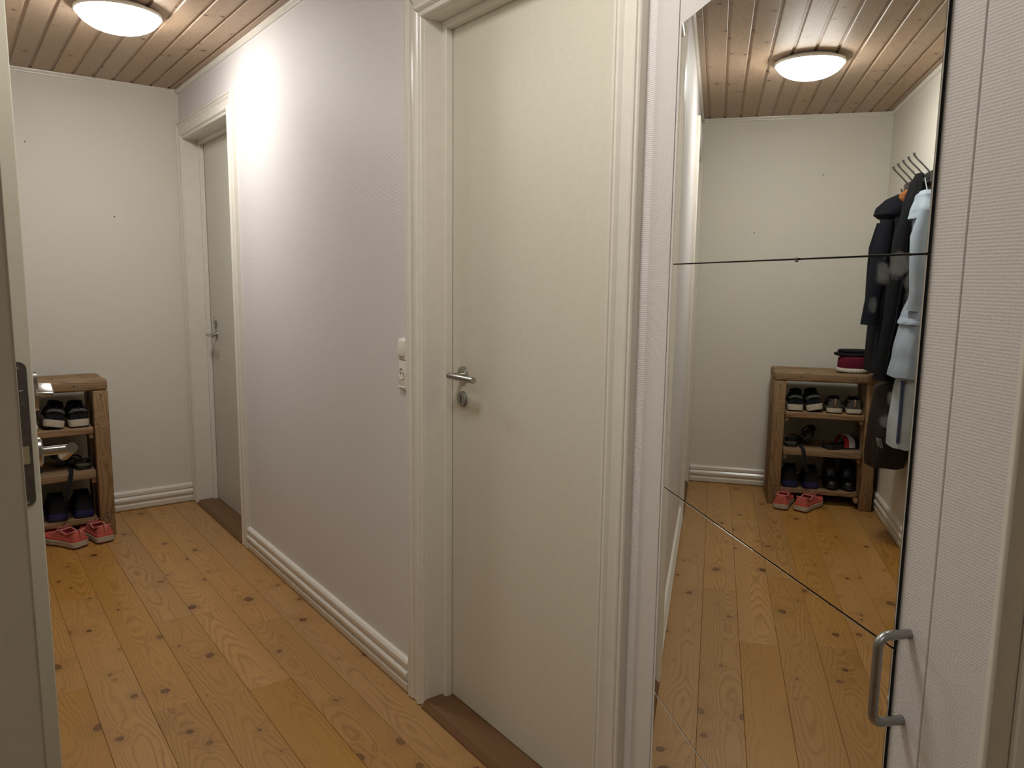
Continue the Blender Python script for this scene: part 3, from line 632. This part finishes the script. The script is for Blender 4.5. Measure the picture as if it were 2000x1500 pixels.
make_shoe('house_shoe', (0.519, 4.520, Z3), 0.0, 'dark shoe with blue heel rim on the bottom shelf beside the outer post', 'shoe', L=0.26, W=0.112, sole=0.030, hc=0.118, hcm=0.112, hi=0.13, mats=(bk, dk, navyb, blk, bk), band=navyb, group='blue-rimmed shoes on the bottom shelf', tab=False)
make_shoe('house_shoe', (0.396, 4.518, Z3), 0.0, 'dark shoe with blue heel rim on the bottom shelf next to the boots', 'shoe', L=0.26, W=0.112, sole=0.030, hc=0.118, hcm=0.112, hi=0.13, mats=(bk, dk, navyb, blk, bk), band=navyb, group='blue-rimmed shoes on the bottom shelf', tab=False)
make_shoe('ankle_boot', (0.268, 4.775, Z3), PI, 'black leather ankle boot toe-out on the bottom shelf, nearer the blue-rimmed shoes', 'boot', L=0.258, W=0.090, sole=0.026, hc=0.185, hcm=0.18, hi=0.165, ht=0.062, mats=(leather, dk, blk, blk, leather), group='black boots on the bottom shelf', laces=3)
make_shoe('ankle_boot', (0.169, 4.775, Z3), PI, 'black leather ankle boot toe-out on the bottom shelf against the inner post', 'boot', L=0.258, W=0.088, sole=0.026, hc=0.185, hcm=0.18, hi=0.165, ht=0.062, mats=(leather, dk, blk, blk, leather), group='black boots on the bottom shelf', laces=3)

def sandal(loc, yaw, label, bands, L=0.25, W=0.095, rot=(0, 0), heel=None, insole=None, group=None):
    root = empty('slide_sandal', loc, 0, label, 'sandal', group)
    root.rotation_euler = (Matrix.Rotation(yaw, 3, 'Z') @ Matrix.Rotation(rot[0], 3, 'X') @ Matrix.Rotation(rot[1], 3, 'Y')).to_euler('XYZ')
    tt_ = [0, .01, .03, .07, .15, .28, .4, .52, .64, .74, .82, .88, .93, .97, .99, 1]
    def ring(k, z): return [(W/2*lerp_table(WT_, t)*k, t*L, z) for t in tt_]+[(-W/2*lerp_table(WT_, t)*k, t*L, z) for t in reversed(tt_)]
    for nm, lv, m in (('outsole', [(0.96, 0), (1.0, 0.003), (1.0, 0.020), (0.98, 0.022)], blk), ('footbed', [(0.93, 0.022), (0.95, 0.0235), (0.93, 0.026)], insole or blk)):
        v, f = [], []; n = len(tt_)*2
        for k, z in lv: v += ring(k, z)
        for i in range(len(lv)-1):
            for k in range(n): f.append((i*n+k, i*n+(k+1) % n, (i+1)*n+(k+1) % n, (i+1)*n+k))
        f += [tuple(range(n)), tuple(range((len(lv)-1)*n, len(lv)*n))]
        obj(nm, v, f, m, root, auto=45)
    for (ta, tb, hgt, m) in bands:
        v, f = [], []; nn = 16
        for t in (ta, (ta+tb)/2, tb):
            w = W/2*lerp_table(WT_, t)*1.01; hz = hgt*(1+0.06*math.sin((t-ta)/(tb-ta)*PI))-(t-bands[0][0])*0.05
            for th in (0, 0.0035):
                for k in range(nn+1):
                    a = PI*k/nn; v.append(((w+th)*math.cos(a)*abs(math.cos(a))**-0.25 if abs(math.cos(a)) > 1e-3 else 0, t*L, 0.010+(hz+th)*max(0.0, math.sin(a))**0.8))
        n = nn+1
        for i in range(2):
            for th in (0, 1):
                for k in range(nn): f.append((i*2*n+th*n+k, i*2*n+th*n+k+1, (i+1)*2*n+th*n+k+1, (i+1)*2*n+th*n+k))
        for i in (0, 2):
            for k in range(nn): f.append((i*2*n+k, i*2*n+k+1, i*2*n+n+k+1, i*2*n+n+k))
        obj('strap', v, f, m, root, auto=50)
    if heel:
        tube('heel_strap', [Vector((W*.36, .30*L, .018)), Vector((W*.40, .12*L, .05)), Vector((W*.22, -.006, .062)), Vector((-W*.22, -.006, .062)), Vector((-W*.40, .12*L, .05)), Vector((-W*.36, .30*L, .018))], 0.005, heel, root, n=8)
    return root
red = mat_plain('red_strap', srgb(150, 26, 40), 0.5); wht = mat_plain('white_strap', srgb(190, 184, 176), 0.5); olive = mat_plain('olive_footbed', srgb(96, 92, 74), 0.7)
sandal((0.325, 4.520, Z2), 1.05, 'black slide sandal with red and white strap on the middle shelf', [(.42, .54, .070, red), (.545, .70, .078, wht), (.705, .86, .074, bk)], group=None, L=0.245, W=0.115)
sandal((0.535, 4.505, Z2), 0.25, 'black strap sandal lying flat on the middle shelf by the outer post', [(.52, .70, .045, bk)], heel=bk, insole=olive, L=0.25, W=0.088)
sandal((0.415, 4.560, Z2+0.040), 0.15, 'black strap sandal leaning tipped on the flat sandal, pale footbed showing', [(.50, .74, .048, bk)], heel=bk, insole=olive, rot=(0.10, 0.85), L=0.24, W=0.088)
st = obj('webbing_strap', *(lambda P: ([p for a, b in P for p in (a, b)], [(2*i, 2*i+1, 2*i+3, 2*i+2) for i in range(len(P)-1)]))(
    [((x-0.011, y, z), (x+0.011, y-0.002, z)) for x, y, z in ((0.470, 4.56, Z2+0.006), (0.466, 4.50, Z2+0.006), (0.463, 4.462, Z2+0.0055), (0.460, 4.4515, Z2-0.004), (0.455, 4.4495, Z2-0.03), (0.442, 4.449, Z2-0.085), (0.432, 4.451, Z2-0.14), (0.425, 4.458, Z2-0.162))]), bk)
sm = st.modifiers.new('thickness', 'SOLIDIFY'); sm.thickness = 0.0025; tag(st, 'black webbing strap hanging down over the middle shelf edge', 'strap')

# ---- knit hat and folded gloves on top of the rack
def rings_mesh(name, rings, mat, parent=None, loc=(0, 0, 0), n=40, mod=None, rot=(0, 0, 0), auto=60):
    """rings: (z, rx, ry, cx, cy)"""
    v, f = [], []
    for i, (z, rx, ry, cx, cy) in enumerate(rings):
        for k in range(n):
            a = 2*PI*k/n; m = mod(a, i/(len(rings)-1)) if mod else 1
            v.append((cx+rx*m*math.cos(a), cy+ry*m*math.sin(a), z))
    for i in range(len(rings)-1):
        for k in range(n): f.append((i*n+k, i*n+(k+1) % n, (i+1)*n+(k+1) % n, (i+1)*n+k))
    f += [tuple(range(n)), tuple(range((len(rings)-1)*n, len(rings)*n))]
    return obj(name, v, f, mat, parent, loc, rot, auto=auto)
maroon = mat_cloth('maroon_knit', srgb(104, 24, 44), scale=250); knitw = mat_cloth('white_knit', srgb(205, 196, 182), scale=250)
hat = empty('knit_hat', (0.190, 4.575, RH), 0, 'maroon knit hat with white ribbed brim on the shoe rack', 'hat')
rings_mesh('brim', [(0.0, .080, .070, 0, 0), (.004, .093, .082, 0, 0), (.014, .096, .085, 0, 0), (.024, .093, .082, 0, 0), (.029, .088, .077, 0, 0)], knitw, hat, n=120, mod=lambda a, u: 1+0.018*math.sin(30*a))
rings_mesh('crown', [(.027, .086, .076, 0, 0), (.036, .089, .079, 0, 0), (.088, .089, .080, -.002, 0), (.098, .080, .073, -.004, 0), (.101, .05, .05, -.005, 0), (.102, .01, .01, -.005, 0)], maroon, hat, n=48, mod=lambda a, u: 1+0.02*math.sin(5*a+3*u))
gl = empty('folded_scarf', (0.195, 4.580, RH+0.1018), 0, 'black folded scarf lying on the maroon knit hat', 'scarf')
def pad(name, lx, ly, h, mat, parent, loc, rz=0, wob=0.05):
    return rings_mesh(name, [(0, lx*.92, ly*.9, 0, 0), (h*.25, lx, ly, 0, 0), (h*.75, lx*1.01, ly, 0, 0), (h, lx*.9, ly*.88, 0, 0)], mat, parent, loc, 36, lambda a, u: (abs(math.cos(a))**4+abs(math.sin(a))**4)**-0.25*(1+wob*math.sin(3*a+2*u)), (0, 0, rz))
pad('lower_fold', .098, .066, .020, bk, gl, (0.006, 0, 0), 0.1); pad('upper_fold', .088, .058, .020, bk, gl, (-0.006, -.003, .0205), -0.08)

# ================================================================== COAT HOOKS AND GARMENTS
hk = empty('hook_rail', (XL, 4.02, 1.928), 0, 'dark metal hook rail with five upright hooks on the coat wall', 'coat rack')
pr = [(-0.345, -0.026), (-0.33, -0.031), (0.33, -0.031), (0.345, -0.026), (0.345, 0.026), (0.33, 0.031), (-0.33, 0.031), (-0.345, 0.026)]
prism('rail', [(a, b) for a, b in pr], 0, 0.018, M['steel_dark'], hk, (0, 0, 0), (PI/2, 0, PI/2))
for y in (4.251, 4.134, 4.014, 3.901, 3.785):
    q = y-4.02
    h = tube('hook', [(0.016, q, 0.012), (0.030, q, 0.030), (0.055, q, 0.058), (0.085, q, 0.088), (0.098, q, 0.104), (0.104, q, 0.118)], [.0045, .0042, .004, .004, .005, .0065], M['steel_dark'], hk, n=10)
    box('hook_plate', (0.016, q-0.012, -0.024), (0.022, q+0.012, 0.022), M['steel_dark'], hk, 0.002)
    tube('lower_hook', [(0.018, q, -0.012), (0.034, q, -0.024), (0.048, q, -0.020), (0.054, q, -0.006)], [.004, .004, .004, .005], M['steel_dark'], h, n=8)
def garment(name, rings, mat, parent=None, folds=7, amp=0.10, ph=0.0, n=64, levels=44, ex=0.75, nm=None, hem=0.006, sag=0.006):
    """rings: (z, x0, x1, y0, y1) from the top down, a draped tube with growing folds"""
    v, f = [], []; zt, zb = rings[0][0], rings[-1][0]
    tab = [(zt-r[0],)+r[1:] for r in rings]; H = zt-zb
    def at(d, j):
        for A, B in zip(tab, tab[1:]):
            if d <= B[0]+1e-9:
                u = (d-A[0])/(B[0]-A[0]); u = u*u*(3-2*u); return A[j]+(B[j]-A[j])*u
        return tab[-1][j]
    for i in range(levels+1):
        d = H*i/levels; x0, x1, y0, y1 = (at(d, j) for j in (1, 2, 3, 4)); gr = min(1, 0.25+d/H*1.1)
        for k in range(n):
            a = 2*PI*k/n; c, s = math.cos(a), math.sin(a)
            m = 1+amp*gr*(math.sin(folds*a+ph+0.8*math.sin(3*d))*0.6+math.sin((folds*2-3)*a+ph*2-1.7*d)*0.4)
            px = (x0+x1)/2+(x1-x0)/2*m*abs(c)**ex*(1 if c > 0 else -1); py = (y0+y1)/2+(y1-y0)/2*m*abs(s)**ex*(1 if s > 0 else -1)
            z = zt-d+(sag*math.sin(folds*a+ph) if i == levels else 0)*0.4
            v.append((max(px, XL+0.003), py, z))
    for i in range(levels):
        for k in range(n): f.append((i*n+k, i*n+(k+1) % n, (i+1)*n+(k+1) % n, (i+1)*n+k))
    f.append(tuple(range(n)))
    # inside of the hem
    b = levels*n
    for k in range(n):
        x, y, z = v[b+k]; cx, cy = sum(q[0] for q in v[b:b+n])/n, sum(q[1] for q in v[b:b+n])/n
        v.append((x+(cx-x)*.12, y+(cy-y)*.12, z+0.03))
    for k in range(n): f.append((b+k, b+(k+1) % n, b+n+(k+1) % n, b+n+k))
    f.append(tuple(range(b+n, b+2*n)))
    return obj(nm or name, v, f, mat, parent, auto=80)
def g_root(name, y, z, label, cat): return empty(name, (0, 0, 0), 0, label, cat, 'garments on the hook rail')
navyc = mat_cloth('blue_black_cotton', srgb(18, 20, 28)); blackc = mat_cloth('black_wool', srgb(15, 15, 17)); brownc = mat_cloth('dark_brown_nylon', srgb(44, 34, 30), rough=0.55); bluec = mat_cloth('pale_blue_cotton', srgb(150, 160, 170)); whitec = mat_cloth('pale_lining', srgb(176, 182, 184)); greyp = mat_plain('pale_grey_print', srgb(150, 146, 142), 0.7)
# hooded jacket at the far end
r = g_root('hooded_jacket', 4.25, 1.9, 'blue-black hooded jacket hanging at the far end of the hook rail', 'jacket')
garment('body', [(1.885, .05, .075, 4.215, 4.265), (1.86, .02, .13, 4.13, 4.33), (1.80, .015, .165, 4.08, 4.37), (1.72, .015, .150, 4.07, 4.38), (1.60, .015, .155, 4.05, 4.39), (1.45, .015, .165, 4.04, 4.40), (1.25, .015, .170, 4.03, 4.41), (1.05, .015, .175, 4.02, 4.41), (0.90, .015, .175, 4.02, 4.41)], navyc, r, 8, 0.11)
rings_mesh('hood', [(1.755, .075, .11, .10, 4.19), (1.775, .095, .13, .105, 4.19), (1.815, .090, .125, .10, 4.19), (1.86, .060, .09, .085, 4.20), (1.890, .025, .04, .06, 4.22)], navyc, r, mod=lambda a, u: 1+0.06*math.sin(4*a))
tube('sleeve', [(.150, 4.10, 1.74), (.168, 4.09, 1.60), (.180, 4.09, 1.45), (.192, 4.09, 1.30), (.200, 4.09, 1.17)], [.035, .050, .046, .044, .050], navyc, r, n=20)
tube('sleeve', [(.120, 4.36, 1.74), (.135, 4.38, 1.60), (.140, 4.38, 1.45), (.140, 4.38, 1.30), (.140, 4.38, 1.17)], [.035, .050, .046, .044, .046], navyc, r, n=20)
# black coat slung over a hook by its collar
r = g_root('black_coat', 3.9, 1.95, 'long black coat slung over the middle hooks of the rail', 'coat')
garment('body', [(1.955, .045, .075, 3.83, 3.92), (1.90, .03, .105, 3.79, 3.93), (1.80, .05, .125, 3.77, 3.95), (1.65, .06, .130, 3.75, 3.97), (1.45, .065, .135, 3.74, 3.99), (1.25, .065, .150, 3.74, 4.00), (1.05, .065, .175, 3.74, 4.00), (0.93, .065, .185, 3.74, 4.00)], blackc, r, 7, 0.14, 0.7)
tube('sleeve', [(.110, 3.80, 1.78), (.130, 3.80, 1.62), (.138, 3.80, 1.42), (.150, 3.80, 1.22), (.168, 3.80, 1.02), (.175, 3.80, 0.90)], [.030, .046, .043, .040, .042, .044], blackc, r, n=20)
tube('hanging_loop', [(.066, 3.901, 1.93), (.072, 3.897, 1.945), (.072, 3.88, 1.955), (.066, 3.87, 1.945)], .003, blackc, r, n=6)
# pale blue shirt
r = g_root('blue_shirt', 3.55, 1.9, 'pale blue shirt dress hanging at the near end of the hook rail', 'shirt')
garment('body', [(1.815, .05, .085, 3.60, 3.70), (1.79, .03, .105, 3.54, 3.71), (1.70, .02, .125, 3.49, 3.715), (1.55, .02, .105, 3.48, 3.71), (1.38, .02, .105, 3.48, 3.71), (1.22, .02, .150, 3.46, 3.715), (1.05, .02, .175, 3.45, 3.715), (0.95, .02, .190, 3.44, 3.72)], bluec, r, 6, 0.06, 1.4)
garment('lower_tier', [(1.0, .04, .14, 3.48, 3.69), (0.85, .035, .155, 3.47, 3.70), (0.70, .035, .165, 3.47, 3.70), (0.60, .035, .165, 3.47, 3.70)], whitec, r, 5, 0.09, 0.4)
garment('collar', [(1.845, .05, .10, 3.58, 3.70), (1.82, .035, .120, 3.545, 3.715), (1.74, .025, .140, 3.50, 3.722), (1.71, .022, .146, 3.49, 3.725)], bluec, r, 4, 0.03, 0.2)
tube('hanging_loop', [(.050, 3.70, 1.83), (.055, 3.74, 1.88), (.056, 3.775, 1.925), (.054, 3.785, 1.922), (.048, 3.76, 1.87), (.05, 3.70, 1.83)], .0022, whitec, r, n=6)
garment('waist_seam', [(1.222, .02, .157, 3.450, 3.718), (1.214, .02, .160, 3.448, 3.719), (1.206, .02, .161, 3.447, 3.719)], bluec, r, 6, 0.06, 1.4, levels=4, sag=0)
box('stripe', (.138, 3.472, .63), (.150, 3.496, .935), mat_cloth('slate_blue_stripe', srgb(62, 70, 96)), r, .002)
tube('sleeve', [(.100, 3.52, 1.74), (.122, 3.505, 1.62), (.118, 3.50, 1.48), (.112, 3.50, 1.36), (.118, 3.50, 1.27)], [.026, .038, .036, .033, .036], bluec, r, n=20)
for z in (1.66, 1.56, 1.46, 1.36):
    lathe('button', [(0, .002), (.0045, .002), (.005, 0)], M['plastic'], r, 12, (.072, 3.476, z), (PI/2, 0, 0))
# brown bag hanging low under the black coat
r = g_root('brown_jacket', 3.8, 0.9, 'dark brown nylon jacket hem showing below the black coat', 'jacket')
garment('body', [(1.60, .013, .036, 3.82, 3.95), (1.30, .013, .045, 3.80, 3.97), (0.96, .013, .055, 3.79, 3.985), (0.90, .015, .120, 3.785, 3.99), (0.85, .02, .190, 3.78, 3.99), (0.65, .02, .205, 3.77, 4.00), (0.50, .02, .210, 3.77, 4.00), (0.43, .025, .205, 3.78, 4.00)], brownc, r, 5, 0.08, 2.0)
for k in range(3):
    box('printed_stripe', (-.002, -.010, -.024), (.002, .010, .024), greyp, r, .0005, (.158+.009*k, 3.772, .566+.003*k), (0, 0.28, 0))
fz = mat_cloth('orange_fur', srgb(176, 112, 62), scale=120, var=0.3)
o = rings_mesh('fur_pompom', [(-.034, .006, .006, 0, 0), (-.028, .022, .024, 0, 0), (-.012, .034, .036, 0, 0), (.006, .036, .038, 0, 0), (.022, .026, .028, 0, 0), (.034, .006, .006, 0, 0)], fz, None, (0.062, 4.100, 1.868), 48, lambda a, u: 1+0.10*math.sin(11*a+20*u)+0.06*math.sin(17*a-31*u), auto=20)
tag(o, 'orange fur pompom hanging from the hook rail', 'pompom')
